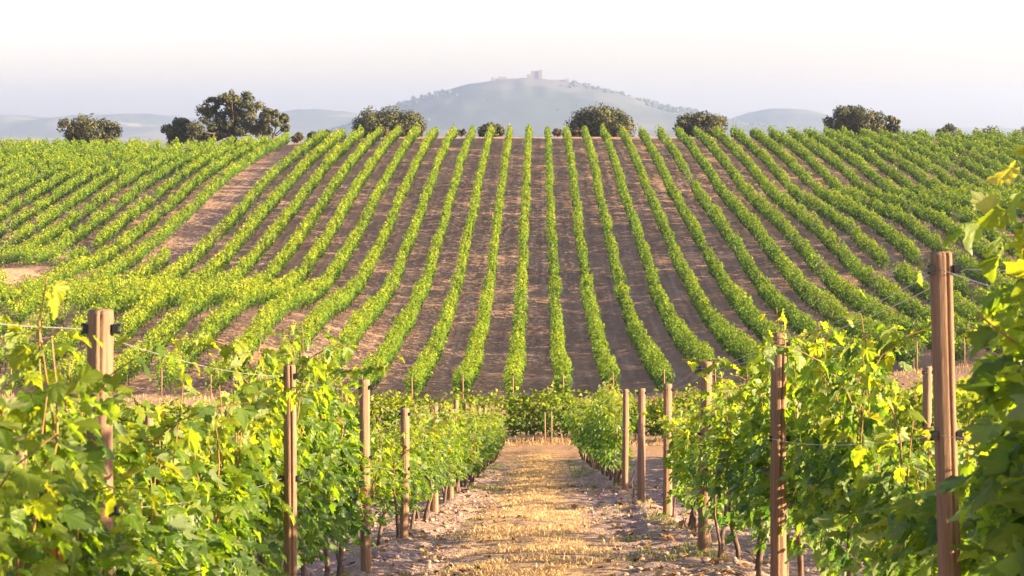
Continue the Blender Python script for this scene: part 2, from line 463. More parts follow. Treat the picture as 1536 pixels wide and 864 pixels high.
# castle
def castle():
    j = int(np.argmin(np.abs(cX[0] - (803 - U0) * DC / F))); yr = float(cY[int(np.argmax(cZ[:, j])), j]) - 12
    k = yr / F
    gz = (V0 - 121) * k
    root = empty("castle", ((803 - U0) * k, yr, gz))
    tag(root, "pale stone castle with square keep on the top of the hazy hill", "castle")
    def X(u): return (u - 803) * k
    def Zp(v): return (V0 - v) * k - gz
    def block(name, u0, u1, vt, vb, y, dy, merlons=0):
        g = Geo(); w = X(u1) - X(u0); h = Zp(vt) - Zp(vb)
        g.box(((X(u0) + X(u1)) / 2, y, Zp(vb) + h / 2), (w, dy, h))
        o = obj(name, g.mesh(name, M_stone, False), root)
        if merlons:
            m = Geo(); n = merlons
            for i in range(n):
                for yy in (y - dy / 2 + 0.7, y + dy / 2 - 0.7):
                    m.box((X(u0) + w * (i + .5) / n, yy, Zp(vt) + 1.1), (w / n * .5, 1.8, 2.2))
            tag(obj("battlement", m.mesh("battlement", M_stone, False), o), kind="stuff")
        return o
    block("keep", 796.5, 811, 107, 128, 0, 26, 5)
    block("tower", 808, 813.2, 106, 128, -9, 15, 3)
    block("side_building", 790, 798, 112, 128, -7, 18, 3)
    block("curtain_wall", 813, 852, 119.6, 130, -6, 3, 0)
    block("curtain_wall", 738, 790, 117.8, 130, -8, 3, 0)
    block("tower", 747, 759, 115.6, 130, -6, 10, 3)
    block("tower", 736.5, 741, 116.8, 130, -10, 7, 2)
    block("tower", 848, 853, 118.6, 130, -8, 7, 2)
    wn_ = Geo()
    for u, v in ((799, 111), (803, 111), (807, 111), (801, 115), (805, 115)):
        wn_.box((X(u), -13.2, Zp(v)), (2.2, 0.8, 3.4))
    tag(obj("arrow_slits", wn_.mesh("arrow_slits", M_clip, False), root), kind="stuff")
castle()

# ------------------------------------------------------------------ oak trees on the crest
def quads(name, C, Nn, size, mat, tint, seed, asp=0.8, fold=0.15):
    """many small bent leaf clumps: C centres, Nn normals, size per item"""
    r = np.random.default_rng(seed); n = len(C)
    Nn = Nn / (np.linalg.norm(Nn, axis=1)[:, None] + 1e-9)
    a = r.normal(size=(n, 3)); a -= (a * Nn).sum(1)[:, None] * Nn; a /= np.linalg.norm(a, axis=1)[:, None] + 1e-9
    b = np.cross(Nn, a)
    s = size[:, None] * 0.5
    j = lambda: (0.75 + 0.5 * r.random((n, 1)))
    V = np.stack([C + a * s * j() - Nn * s * fold * 2, C + b * s * asp * j(), C - a * s * j() - Nn * s * fold * 2, C - b * s * asp * j()], 1)
    T = np.array([(0, 1, 3), (1, 2, 3)])
    T = (T[None] + (np.arange(n) * 4)[:, None, None]).reshape(-1, 3)
    return mesh(name, V.reshape(-1, 3), T, mat, False, {"tint": np.repeat(tint, 4)})

def make_tree(u, width_px, top_v, D, label, group, seed, mat=None, lobes=9, leafn=5200, squat=False, base_frac=0.25, shape=None):
    r = np.random.default_rng(seed); mat = mat or M_oak
    x = (u - U0) * D / F; y = D; g = hz(x, y)
    w = width_px * D / F; top = (V0 - top_v) * D / F - g
    root = empty("bush" if squat else "oak_tree", (x, y, g))
    tag(root, label, "bush" if squat else "tree", group)
    lb = []
    zc0 = top * base_frac
    if shape:
        for (fx, fz, fr) in shape:
            lb.append((fx * w / 2, r.normal(0, .12) * w, fz * top, fr * w / 2))
    else:
        for i in range(lobes):
            fx = -0.72 + 1.44 * (i + .5) / lobes + r.normal(0, .05)
            zt = top * (1 - 0.42 * fx * fx) * (0.80 + 0.17 * r.random())
            rr = w * (0.15 + 0.07 * r.random())
            lb.append((fx * w / 2, r.normal(0, .13) * w, zt - rr * .75, rr))
            if r.random() < .8:
                lb.append((fx * w / 2 * .8, r.normal(0, .16) * w, max(zc0 + rr * .5, zt - rr * 2.1), rr * 1.05))
        lb.append((0, 0, top * .5, w * .26)); lb.append((-.22 * w, .05 * w, top * .42, w * .22)); lb.append((.22 * w, -.05 * w, top * .42, w * .22))
    C = []; Nn = []; tint = []
    per = int(leafn * 1.35) // len(lb)
    for (lx, ly, lz, rr) in lb:
        sub = r.normal(size=(14, 3)); sub /= np.linalg.norm(sub, axis=1)[:, None]
        sub = sub * rr * (0.55 + .35 * r.random((14, 1))); sub[:, 2] *= .8
        k = r.integers(0, 14, per)
        d = r.normal(size=(per, 3)); d /= np.linalg.norm(d, axis=1)[:, None]
        p = sub[k] + d * rr * 0.42 * (0.55 + 0.5 * r.random((per, 1)))
        C.append(p + np.array([lx, ly, lz])); Nn.append(d + 0.5 * p / rr + r.normal(0, .5, (per, 3)))
        tint.append(np.clip(r.normal(.45, .16, per) + 0.3 * (r.random() - .5) + .25 * (r.random(14)[k] - .5), 0, 1))
    C = np.concatenate(C); Nn = np.concatenate(Nn); tint = np.concatenate(tint)
    C[:, 2] = np.maximum(C[:, 2], 0.15)
    obj("crown", quads("crown", C, Nn, 0.24 + 0.2 * r.random(len(C)), mat, tint, seed), root)
    gg = Geo()
    if squat:
        for i in range(5):
            a = TAU * i / 5
            gg.tube([(0, 0, -.2), (math.cos(a) * w * .15, math.sin(a) * w * .1, top * .35), (math.cos(a) * w * .25, math.sin(a) * w * .2, top * .7)], [.07, .05, .02], 5)
        obj("stem", gg.mesh("stem", M_oakbark), root)
    else:
        th = max(0.22, w * .028)
        fork = top * .28
        gg.tube([(0, 0, -.3), (0.05, 0, fork * .5), (0, 0.1, fork)], [th * 1.3, th, th * .85], 8)
        obj("trunk", gg.mesh("trunk", M_oakbark), root)
        lg = Geo()
        for (lx, ly, lz, rr) in lb:
            p0 = np.array([0, 0.1, fork * (0.8 + .2 * r.random())]); p2 = np.array([lx, ly, lz])
            mid = p0 * .5 + p2 * .5 + np.array([lx * .12, 0, -top * .06]) + r.normal(0, .25, 3)
            lg.tube([p0, mid, p2, p2 + (p2 - mid) * .2], [th * .5, th * .33, th * .18, .03], 5)
        tag(obj("limbs", lg.mesh("limbs", M_oakbark), root), kind="stuff")
    return root
GT = "oaks along the crest of the vineyard hill"
GB = "bushes along the crest of the vineyard hill"
make_tree(135, 96, 168, 310, "rounded brownish bushy oak at the left end of the crest", GT, 1, None, 8, 6500, base_frac=.05)
make_tree(272, 58, 171, 312, "small dark oak touching the left side of the biggest oak", GT, 2, None, 6, 4200, base_frac=.05)
make_tree(348, 122, 138, 308, "biggest oak on the crest, tall airy crown with sky showing through", GT, 3, None, 11, 11000,
          shape=[(-.75, .62, .25), (-.8, .32, .24), (-.5, .78, .22), (-.45, .45, .25), (-.5, .18, .22), (-.15, .86, .2), (0.05, .9, .2), (.3, .85, .24), (.55, .72, .26), (.75, .58, .2), (.1, .6, .22), (.5, .42, .26), (.8, .34, .2), (-.1, .4, .14), (.25, .3, .16), (-.72, .15, .2), (-.3, .6, .26), (.12, .72, .26), (.35, .55, .24), (.05, .42, .2), (-.3, .3, .22), (.6, .3, .2), (0.0, .15, .16)])
make_tree(410, 48, 160, 306, "small leaning oak with bare limbs showing, right of the biggest oak", GT, 4, None, 6, 3600,
          shape=[(-.4, .72, .35), (.1, .8, .35), (.6, .7, .35), (.75, .45, .3), (.2, .55, .3), (-.7, .45, .25)])
make_tree(585, 120, 160, 312, "wide dome shaped dark oak left of the castle hill", GT, 5, None, 9, 9500, base_frac=.05)
make_tree(735, 46, 183, 305, "low dark bush on the crest below the castle hill", GB, 6, None, 5, 2600, True, 0.0)
make_tree(902, 104, 156, 309, "broad oak on the crest right of the castle, its top uneven", GT, 7, None, 9, 9000, base_frac=.0)
make_tree(1052, 84, 165, 309, "grey brown oak half sunk behind the crest, left of the small blue hill", GT, 8, None, 8, 6000, base_frac=.0)
make_tree(1284, 92, 155, 312, "dense round oak on the right part of the crest", GT, 9, None, 8, 8000, base_frac=.0)
make_tree(1336, 34, 171, 313, "small oak leaning out of the right side of the dense round oak", GT, 10, None, 4, 2000, base_frac=.0)
make_tree(1420, 36, 176, 420, "small far oak standing alone near the right end of the crest", GT, 11, None, 5, 2400)
make_tree(1385, 40, 187, 430, "low far bush left of the lone small oak", GB, 12, None, 4, 1600, True, 0.0)
make_tree(1482, 54, 182, 430, "flat far bush right of the lone small oak", GB, 13, None, 5, 2400, True, 0.0)
make_tree(1540, 60, 184, 440, "far bush cut by the right edge of the photo", GB, 14, None, 5, 2000, True, 0.0)
make_tree(446, 20, 198, 302, "brown bush just left of the pair below the leaning oak", GB, 15, M_scrub, 3, 700, True, 0.0)
make_tree(468, 18, 196, 304, "tiny dark bush between two others on the crest left of the dome oak", GB, 16, None, 3, 700, True, 0.0)
make_tree(490, 22, 193, 304, "small dark bush nearest to the dome oak on its left", GB, 17, None, 3, 900, True, 0.0)
make_tree(571, 30, 187, 303, "brown dry bush in front of the dome oak", GB, 18, M_scrub, 3, 1100, True, 0.0)
make_tree(622, 34, 183, 303, "reddish brown bush under the right side of the dome oak", GB, 19, M_scrub, 4, 1100, True, 0.0)
make_tree(868, 26, 192, 303, "reddish bush under the left side of the broad oak", GB, 20, M_scrub, 3, 900, True, 0.0)
make_tree(932, 34, 186, 303, "brown bush under the right side of the broad oak", GB, 21, M_scrub, 3, 900, True, 0.0)
make_tree(692, 16, 192, 303, "thin scrubby bush left of the low dark bush", GB, 22, M_scrub, 2, 300, True, 0.0)
make_tree(836, 18, 191, 303, "thin grey scrub between two vine rows left of the broad oak", GB, 23, M_scrub, 2, 300, True, 0.0)

# ------------------------------------------------------------------ vine rows on the hillside
def build_row(name, axis, fixed, a0, a1, dens, size, seed, gaps=(), hgt=1.68, width=0.41, tone=0.0, zfun=None, weak=0.0):
    """foliage of one vine row; axis 'y': x fixed, runs y a0..a1; axis 'x': y fixed"""
    r = np.random.default_rng(seed)
    L = a1 - a0
    n = int(L * dens)
    t = a0 + L * r.random(n)
    if axis == 'y': x0 = np.full(n, fixed); y0 = t
    else: x0 = t; y0 = np.full(n, fixed)
    kx = fixed * 3.7 + seed
    hn = vnoise(t, np.full(n, kx), 1.1, seed % 50) - .5
    hn2 = vnoise(t, np.full(n, kx + 50), 5.0, seed % 40 + 1) - .5
    top = hgt * (1 + .36 * hn + .20 * hn2)
    q = r.random(n)
    h = 0.28 + (top - 0.28) * (1 - (1 - q) ** 1.15 * 0.98)
    shoots = r.random(n) < 0.08
    h = np.where(shoots, top + 0.35 * r.random(n) ** 2, h)
    wloc = width * (0.50 + 1.0 * (vnoise(t, np.full(n, kx + 9), 0.9, seed % 30 + 3))) * (0.55 + .6 * np.sin(np.clip((h - .4) / (top - .3), 0, 1) * math.pi * .85))
    side = r.choice([-1, 1], n) * (r.random(n) ** 0.6) * wloc * (1 - .75 * shoots)
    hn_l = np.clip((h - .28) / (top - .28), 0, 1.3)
    nrm = np.zeros((n, 3)); sd = np.sign(side) * (np.abs(side) / width)
    wob = (vnoise(t, np.full(n, kx + 20), 7.0, 12) - .5) * .25
    if axis == 'y':
        x = x0 + side + wob; y = y0; nrm[:, 0] = sd * 1.1
    else:
        x = x0; y = y0 + side + wob; nrm[:, 1] = sd * 1.1
    nrm[:, 2] = 0.15 + 0.6 * hn_l
    nrm += r.normal(0, .55, (n, 3))
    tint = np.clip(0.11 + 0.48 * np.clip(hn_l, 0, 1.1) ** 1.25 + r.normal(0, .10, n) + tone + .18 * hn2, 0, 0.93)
    y_ = np.where(r.random(n) < .006, 0.98, tint)
    vi = np.floor(t / 1.15).astype(int) % 997
    vr = np.random.default_rng(seed // 1000 + int(abs(fixed) * 10)).random(997)
    vh = np.where(vr < .03, .1, np.where(vr < .10, .62, .88 + .24 * np.random.default_rng(int(abs(fixed) * 7) + 3).random(997)))[vi]
    h = np.where(h > .4, .4 + (h - .4) * vh, h)
    keep = r.random(n) < np.clip(vh * 1.3, 0, 1)
    for (g0, g1, pr) in gaps:
        keep &= ~((t > g0) & (t < g1) & (r.random(n) < pr))
    wk = vnoise(t, np.full(n, kx + 70), 3.0, 33)
    thin = (wk < 0.20 + weak)
    keep &= ~(thin & (r.random(n) < 0.75))
    C = np.stack([x, y, H(x0, y0) + h], 1)[keep]
    sz = (size * (0.7 + .6 * r.random(n)) * (1 + (t - a0) * 0.0))[keep]
    return C, nrm[keep], sz, y_[keep]

def row_trunks(axis, fixed, a0, a1, seed, gaps=()):
    r = np.random.default_rng(seed); g = Geo(); t = a0 + .6
    while t < a1 - .3:
        if not any(g0 < t < g1 for g0, g1, p in gaps if p > .9):
            x, y = (fixed, t) if axis == 'y' else (t, fixed)
            z = hz(x, y); dx, dy = r.normal(0, .06, 2)
            post = r.random() < .18
            rr = .04 if post else .025 + .01 * r.random()
            hh = 1.5 + .3 * r.random() if post else .8
            b = np.array([(x + dx - rr, y, z - .1), (x + dx + rr, y, z - .1), (x + dx, y + rr * 1.7, z - .1)])
            tp = b * 1; tp[:, 2] = z + hh; tp[:, :2] += r.normal(0, .04, 2)
            g.add(np.concatenate([b, tp]), [(0, 1, 4), (0, 4, 3), (1, 2, 5), (1, 5, 4), (2, 0, 3), (2, 3, 5), (3, 4, 5)])
        t += 1.15 + .25 * r.random()
    return g

def hill_row(X, segs, seed, label, gaps=(), tone=0.0, weak=0.0, hgt=1.68, width=.41, group="vine rows climbing the hillside"):
    root_z = hz(X, segs[0][0])
    root = empty("vine_row", (X, segs[0][0], root_z))
    tag(root, label, "vine row", group)
    off = np.array([X, segs[0][0], root_z])
    Cs, Ns, Ss, Ts = [], [], [], []
    tg = Geo()
    for (a0, a1) in segs:
        b = a0
        while b < a1:
            e = min(a1, b + 30)
            dens = np.interp(b, [108, 150, 200, 290], [235, 185, 145, 112])
            size = np.interp(b, [108, 150, 200, 290], [.155, .18, .21, .25])
            tn2 = tone - .05 + (0.08 * float(sstep(-8, -30, X)) * float(1 - sstep(165, 185, b)))
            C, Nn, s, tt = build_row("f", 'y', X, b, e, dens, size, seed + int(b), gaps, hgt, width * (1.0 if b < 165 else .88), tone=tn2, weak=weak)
            Cs.append(C); Ns.append(Nn); Ss.append(s); Ts.append(tt)
            b = e
        k = row_trunks('y', X, a0, a1, seed, gaps)
        tg.V += k.V; tg.T += [q + tg.n for q in k.T]; tg.n += k.n
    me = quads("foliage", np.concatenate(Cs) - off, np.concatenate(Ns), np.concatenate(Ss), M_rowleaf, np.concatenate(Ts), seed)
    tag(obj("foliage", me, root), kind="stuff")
    tg.V = [v - off for v in tg.V]
    tag(obj("trunks", tg.mesh("trunks", M_trunks, False), root), kind="stuff")
    p = Geo(); p.tube([(0, -.25, -.3), (.01, -.22, 1.0), (0, -.2, 1.55)], [.042, .038, .035], 7)
    obj("end_post", p.mesh("end_post", M_wood), root)
    return root

S0, S1 = 107.0, 291.0
def vis(X, y, m=4.0):
    a = (0 - U0) / F * y - m; b = (1536 - U0) / F * y + m
    return a < X < b
def start_for(X):
    y = S0
    while y < S1 and not vis(X, y): y += 1
    return y
for m in range(0, 29):
    X = -1.35 - 2.7 * m
    s = start_for(X) + 0.4 * math.sin(m * 2.1)
    if s > 284: continue
    segs = [(s, S1 - .2 * (m % 3))]; gaps = []; weak = 0.0
    lab = None
    if m == 12:
        segs = [(s, 181)]; lab = "short hillside vine row ending at the foot of the wide bare track, bottom part only"
    elif m == 11:
        gaps = [(236, 243, .7), (262, 268, .5), (190, 196, .6)]; weak = .1
        lab = "patchy hillside vine row running along the right edge of the wide bare track"
    elif m == 13:
        lab = "bright sunlit hillside vine row running along the left edge of the wide bare track"
    elif m < 11:
        lab = ["green hillside vine row just left of the middle, pointing at the castle"][0] if m == 0 else \
            "hillside vine row, %s left of the row pointing at the castle" % ORD[m - 1]
    else:
        lab = "left block vine row, %s left of the row edging the bare track" % ORD[m - 14]
        if m >= 15 and s < 171:
            segs = [(s, 156.5), (171.5, S1)] if s < 155 else [(171.5, S1)]
    hill_row(X, segs, 100 + m, lab, gaps, tone=0.0 if m >= 13 else 0.03, weak=weak, hgt=1.58 if m > 12 else 1.70, width=.35 if m > 12 else .40)
for m in range(0, 26):
    X = 1.35 + 2.7 * m
    s = start_for(X) + 0.5 * math.sin(m * 1.7)
    if s > 284: continue
    gaps = []; weak = 0.0
    if m == 6: gaps = [(226, 238, .85), (200, 206, .6), (176, 181, .7)]; weak = .06
    if m == 9: gaps = [(150, 153, .8)]
    if m in (10, 11): gaps = [(157, 163, .95), (141, 144, .9)]
    lab = "green hillside vine row just right of the middle, rising directly beneath the castle's right side" if m == 0 else \
        "hillside vine row, %s right of the row rising beneath the castle" % ORD[m - 1]
    hill_row(X, [(s, S1 - .2 * (m % 4))], 200 + m, lab, gaps, tone=-0.05 - .003 * m, weak=weak, hgt=1.66 if m < 9 else 1.6, width=.40 if m < 9 else .36)

# ------------------------------------------------------------------ grapevines near the camera
HALF = [(0.10, -0.11), (0.30, -0.17), (0.36, -0.06), (0.50, 0.02), (0.40, 0.16), (0.50, 0.24), (0.62, 0.40), (0.47, 0.44), (0.42, 0.56), (0.29, 0.52), (0.30, 0.70), (0.17, 0.76), (0.12, 0.88)]
HV = [0, 1, .3, .8, .1, .4, 1, .4, .5, 0, .6, .3, .5]
def leaf_template(hi):
    pts = [(-x, y) for x, y in HALF][::1] + [(0, 1.0)] + [(x, y) for x, y in HALF][::-1]
    vv = HV + [1] + HV[::-1]
    if not hi:
        sel = [0, 1, 3, 4, 6, 9, 11, 13, 15, 17, 20, 22, 23, 25, 26]
        pts = [pts[i] for i in sel]; vv = [vv[i] for i in sel]
    n = len(pts); B = np.array(pts)
    V = [(0, 0)]; vein = [1.0]; T = []
    if hi:
        V += [tuple(b * .55) for b in B] + [tuple(b) for b in B]
        vein += [a for a in vv] + list(vv)
        for i in range(n - 1):
            T += [(0, i + 2, i + 1), (i + 1, i + 2, n + i + 2), (i + 1, n + i + 2, n + i + 1)]
    else:
        V += [tuple(b) for b in B]; vein += list(vv)
        for i in range(n - 1): T.append((0, i + 2, i + 1))
    V = np.array(V, float)
    x, y = V[:, 0], V[:, 1]
    r2 = np.sqrt(x * x + (y - .3) ** 2)
    return x, y, r2, np.array(vein), np.array(T), n
LT = {True: leaf_template(True), False: leaf_template(False)}

def leaves_mesh(name, P, Ydir, Ndir, size, tint, seed, hi, mat):
    r = np.random.default_rng(seed); n = len(P)
    x, y, r2, vein, T, nb = LT[hi]
    nv = len(x)
    Yd = Ydir / (np.linalg.norm(Ydir, axis=1)[:, None] + 1e-9)
    Nd = Ndir - (Ndir * Yd).sum(1)[:, None] * Yd; Nd /= np.linalg.norm(Nd, axis=1)[:, None] + 1e-9
    Xd = np.cross(Yd, Nd)
    fold = r.normal(.30, .22, (n, 1)); droop = r.normal(.28, .2, (n, 1)); wav = r.normal(0, .06, (n, nv))
    ax = np.abs(x)[None]
    z = fold * ax - droop * (y ** 2)[None] - 0.35 * r.random((n, 1)) * ax ** 2 * 2 + wav * (r2 > .3)[None]
    jx = 1 + .10 * r.normal(size=(n, 1))
    wv = 1 + .06 * r.normal(size=(n, nv))
    s = size[:, None]
    V = P[:, None, :] + (x[None] * jx * wv * s)[..., None] * Xd[:, None] + (y[None] * wv * s)[..., None] * Yd[:, None] + (z * s)[..., None] * Nd[:, None]
    TT = (T[None] + (np.arange(n) * nv)[:, None, None]).reshape(-1, 3)
    return mesh(name, V.reshape(-1, 3), TT, mat, hi, {"tint": np.repeat(tint, nv), "vein": np.tile(vein, n)})

def vine_parts(seed, hi, height=1.75, length=1.15, nshoot=15, lat=2.0, lsize=0.08):
    """returns meshes (foliage, trunk, canes) of a vine whose row runs along local Y"""
    r = np.random.default_rng(seed)
    tr = Geo(); lean = r.normal(0, .07, 2)
    tr.tube([(0, 0, -.12), (lean[0] * .4, lean[1], .2), (lean[0] + .015, lean[1] * 1.3, .45), (lean[0], lean[1], .66)], [.027, .020, .019, .023], 8)
    for sg in (-1, 1):
        tr.tube([(lean[0], lean[1], .62), (.0, sg * .16, .72), (.01, sg * length * .3, .74), (0, sg * length * .52, .73)], [.024, .02, .016, .011], 6)
    cn = Geo(); P = []; Yd = []; Nd = []; sz = []; tn = []
    def leaf(p, out, h, last, k=1.0):
        # out: horizontal outward direction
        droop = r.normal(.55, .35)
        yd = np.array([out[0] * .8, out[1] * .8, -droop]) + r.normal(0, .25, 3)
        nd = np.array([out[0] * .75, out[1] * .5, .75]) + r.normal(0, .35, 3)
        if r.random() < .11: nd = -nd
        P.append(p); Yd.append(yd); Nd.append(nd); sz.append(lsize * k * (0.62 + .55 * r.random()))
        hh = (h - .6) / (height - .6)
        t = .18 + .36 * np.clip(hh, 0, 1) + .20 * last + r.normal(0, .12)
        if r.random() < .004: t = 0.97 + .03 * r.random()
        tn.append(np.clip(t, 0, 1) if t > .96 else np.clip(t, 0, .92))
    for i in range(nshoot):
        y0 = (-.5 + (i + .5) / nshoot + r.normal(0, .02)) * length
        Hs = height * (0.68 + .26 * r.random() + .13 * (r.random() < .14)); kind = r.random()
        side = r.choice([-1, 1]) * (0.04 + .12 * r.random())
        p = np.array([r.normal(0, .02), y0, .73]); path = [p.copy()]
        d = np.array([side * 1.0, r.normal(0, .18), 1.0])
        flop = kind < .16
        steps = int((Hs - .73) / .07) + (2 if flop else 0)
        for k in range(steps):
            if flop and k > steps * .35:
                d += np.array([np.sign(side) * .11, r.normal(0, .04), -.13])
            else:
                d += np.array([-p[0] * .8 + r.normal(0, .06), r.normal(0, .06), 0.04])
            d /= np.linalg.norm(d); p = p + d * .07; path.append(p.copy())
        cn.tube(path[::2] if len(path) > 4 else path, np.linspace(.0055, .002, len(path[::2] if len(path) > 4 else path)), 4, False)
        for k, q in enumerate(path):
            fr = k / max(1, len(path) - 1)
            for m_ in range(2 if fr < .85 else 1):
                a = (0 if (k + m_) % 2 else math.pi) + r.normal(0, .8)
                out = np.array([math.cos(a), math.sin(a), 0])
                pet = .03 + .05 * r.random()
                leaf(q + out * pet + np.array([0, 0, .03 * r.normal()]), out, q[2], max(0, fr - .7) * 2, 1.0 - .5 * max(0, fr - .75) * 2)
            if r.random() < lat * .22 * (1 - .5 * fr):
                a = r.random() * TAU; out = np.array([math.cos(a), math.sin(a) * .6, 0])
                for e in range(3):
                    leaf(q + out * (.04 + .045 * e) + np.array([0, 0, -.02 * e]), out, q[2], .1, .8)
    # low foliage hanging round the cordon
    for i in range(int(110 * lat / 2)):
        a = r.random() * TAU; out = np.array([math.cos(a), math.sin(a) * .5, 0])
        q = np.array([out[0] * .14 * r.random(), (r.random() - .5) * length, .42 + .5 * r.random()])
        leaf(q + out * .05, out, q[2], -.1, 1.0)
    P = np.array(P); 
    Yd, Nd, sz, tn = np.array(Yd), np.array(Nd), np.array(sz), np.array(tn)
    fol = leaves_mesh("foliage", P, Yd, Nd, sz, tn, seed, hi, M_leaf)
    extra = None
    if hi:                                   # the outermost leaves can also be hung one by one
        score = np.abs(P[:, 0]) / .22 + .5 * (P[:, 2] - .6) / height + sz * 4 + .5 * r.random(len(P))
        o = np.argsort(-score); a, b = o[:125], o[125:]
        extra = (leaves_mesh("foliage", P[b], Yd[b], Nd[b], sz[b], tn[b], seed, hi, M_leaf), list(zip(P[a], Yd[a], Nd[a], sz[a], tn[a])))
    return fol, tr.mesh("trunk", M_bark), cn.mesh("canes", M_cane), extra

LEAF_TINTS = np.linspace(.08, .80, 9)
_z3 = np.zeros((1, 3))
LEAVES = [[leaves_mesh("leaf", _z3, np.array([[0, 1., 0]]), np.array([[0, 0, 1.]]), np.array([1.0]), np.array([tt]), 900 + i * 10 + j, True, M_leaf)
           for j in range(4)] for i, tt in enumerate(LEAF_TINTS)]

NEARV = [vine_parts(300 + i, True, 1.72, 1.25, 16, 1.8, .083) for i in range(5)]
MIDV = [vine_parts(320 + i, False, 1.7, 1.25, 15, 1.8) for i in range(5)]
LOWV = [vine_parts(340 + i, True, 1.2, 1.2, 17, 2.6, .083) for i in range(2)]

def place_vine(x, y, hscale, meshes, label, group, wscale=1.0):
    r = random.Random(int(x * 97 + y * 131))
    root = empty("grapevine", (x + r.gauss(0, .03), y, hz(x, y)), r.choice([0, math.pi]) + r.gauss(0, .12))
    root.scale = (wscale, 1, hscale)
    tag(root, label, "grapevine", group)
    f, t, c, extra = meshes
    single = extra is not None and y < 9.6
    fo = obj("foliage", extra[0] if single else f, root); obj("trunk", t, root)
    tag(fo, kind="stuff")
    if single:
        for (p, yd, nd, sz, tt) in extra[1]:
            lo = bpy.data.objects.new("leaf", LEAVES[int(np.argmin(np.abs(LEAF_TINTS - tt)))][r.randrange(4)])
            COL.objects.link(lo); lo.parent = root
            yd = Vector(yd).normalized(); nd = Vector(nd); nd = (nd - nd.dot(yd) * yd).normalized(); xd = yd.cross(nd)
            m = Matrix(((xd.x * sz, yd.x * sz, nd.x * sz, p[0]), (xd.y * sz, yd.y * sz, nd.y * sz, p[1]), (xd.z * sz, yd.z * sz, nd.z * sz, p[2]), (0, 0, 0, 1)))
            lo.matrix_basis = m
    tag(obj("canes", c, root), kind="stuff")
    return root

# canopy height along the two rows beside the path
LX = [4.0, 4.8, 5.3, 6.25, 7.0, 8.2, 9.6, 11.0, 13.0, 15.5, 18, 20, 30, 60]
LH = [1.15, 1.15, 1.62, 1.45, 1.05, 1.55, 1.25, 1.92, 1.85, 1.36, 1.3, 1.42, 1.6, 1.6]
RX = [4.0, 5.3, 5.75, 8.7, 9.6, 11.8, 13, 16, 19, 21, 33, 60]
RH = [2.0, 2.1, 1.15, 1.15, 1.85, 1.80, 1.62, 1.55, 1.5, 1.5, 1.95, 1.75]
POST_L = [6.0, 10.6, 15.4, 19.8, 25.6, 30.4, 35.5, 40.5, 45.5, 50.5, 55.5]
POST_R = [6.55, 11.4, 16.5, 22.6, 27.1, 31.3, 36.3, 41.3, 46.3, 51.3, 56.3]
DENS = [("left", -1.35, LX, LH, POST_L), ("right", 1.35, RX, RH, POST_R)]
for side, X, hx, hh, posts in DENS:
    y = 4.35 if side == "left" else 4.3
    counts = {}
    while y < 66:
        gap = (side == "right" and 20.8 < y < 32.6) or (side == "left" and 16.6 < y < 18.0)
        if not gap:
            h = float(np.interp(y, hx, hh)); k = int(y * 7.3) % 5
            if y < 15: ms, base = (LOWV[k % 2], 1.2) if h < 1.4 else (NEARV[k], 1.72)
            else: ms, base = MIDV[k], 1.7
            pi = sum(1 for p in posts if p < y)
            if pi < 6:
                c = counts.get(pi, 0); counts[pi] = c + 1
                where = "in front of the nearest post" if pi == 0 else "between the %s and %s posts" % (ORD[pi - 1], ORD[pi])
                lab = "%s grapevine %s of the row %s of the path" % (ORD[c], where, side)
            else:
                lab = "distant grapevine merged into the leafy far end of the row %s of the path" % side
            place_vine(X * (1.0 if y > 31 else (1.10 - .06 * (y < 9 or y > 19) if X < 0 else 1.13) if y > 5.5 or X < 0 else 1.07), y, h / base, ms, lab, "grapevines of the row %s of the path" % side, 1.3 if y > 31 else (1.45 if X > 0 and y < 5.6 else 1.0))
        y += (0.95 if side == 'left' else 0.9) if y < 15 else 1.08
place_vine(1.50, 4.75, 2.0 / 1.72, NEARV[1], "tall dense grapevine cut by the right edge of the photo", "grapevines of the row right of the path", 1.4)
for side, X, y0, n in (("left", -4.05, 11.0, 0), ("right", 4.05, 12.5, 0)):
    y = y0; c = 0
    while y < 59:
        k = int(y * 5.1) % 5
        if y < 24:
            lab = "%s grapevine from the front in the second row %s of the path" % (ORD[c], side); c += 1
        else:
            lab = "far grapevine half hidden in the second row %s of the path" % side
        h = 1.3 if side == "left" else 1.4
        if side == "right" and y < 21: h = 1.15
        if not (side == "right" and 20.8 < y < 31.5):
            place_vine(X, y, h / 1.7 * (1 + .1 * math.sin(y * 1.7)), MIDV[k], lab, "grapevines of the second row %s of the path" % side, 1.0)
        y += 1.1

# rows farther out in the near block and the cross row that closes the path
def valley_row(axis, fixed, a0, a1, seed, label, hgt=1.5, width=.42, dens=360, tone=0.02):
    x0, y0 = (fixed, a0) if axis == 'y' else (a0, fixed)
    z0 = hz(x0, y0); off = np.array([x0, y0, z0])
    root = empty("vine_row", (x0, y0, z0)); tag(root, label, "vine row", "low vine rows in front of the hill")
    C, Nn, s, tt = build_row("f", axis, fixed, a0, a1, dens, .16, seed, (), hgt=hgt, width=width, tone=tone)
    tag(obj("foliage", quads("foliage", C - off, Nn, s, M_rowleaf, tt, seed), root), kind="stuff")
    tg = row_trunks(axis, fixed, a0, a1, seed); tg.V = [v - off for v in tg.V]
    tag(obj("trunks", tg.mesh("trunks", M_trunks, False), root), kind="stuff")
for i in range(4):
    X = 6.75 + 2.7 * i; s = X / .27 - 3
    valley_row('y', -X, s, 60, 500 + i, "leafy low vine row left of the path, %s row out from it" % ORD[i + 2])
    valley_row('y', X, X / .244 - 3, 60, 520 + i, "leafy low vine row right of the path, %s row out from it" % ORD[i + 2])
valley_row('x', 73.5, -24, 25, 540, "cross row of vines closing the far end of the path", 1.62, .45, 420)
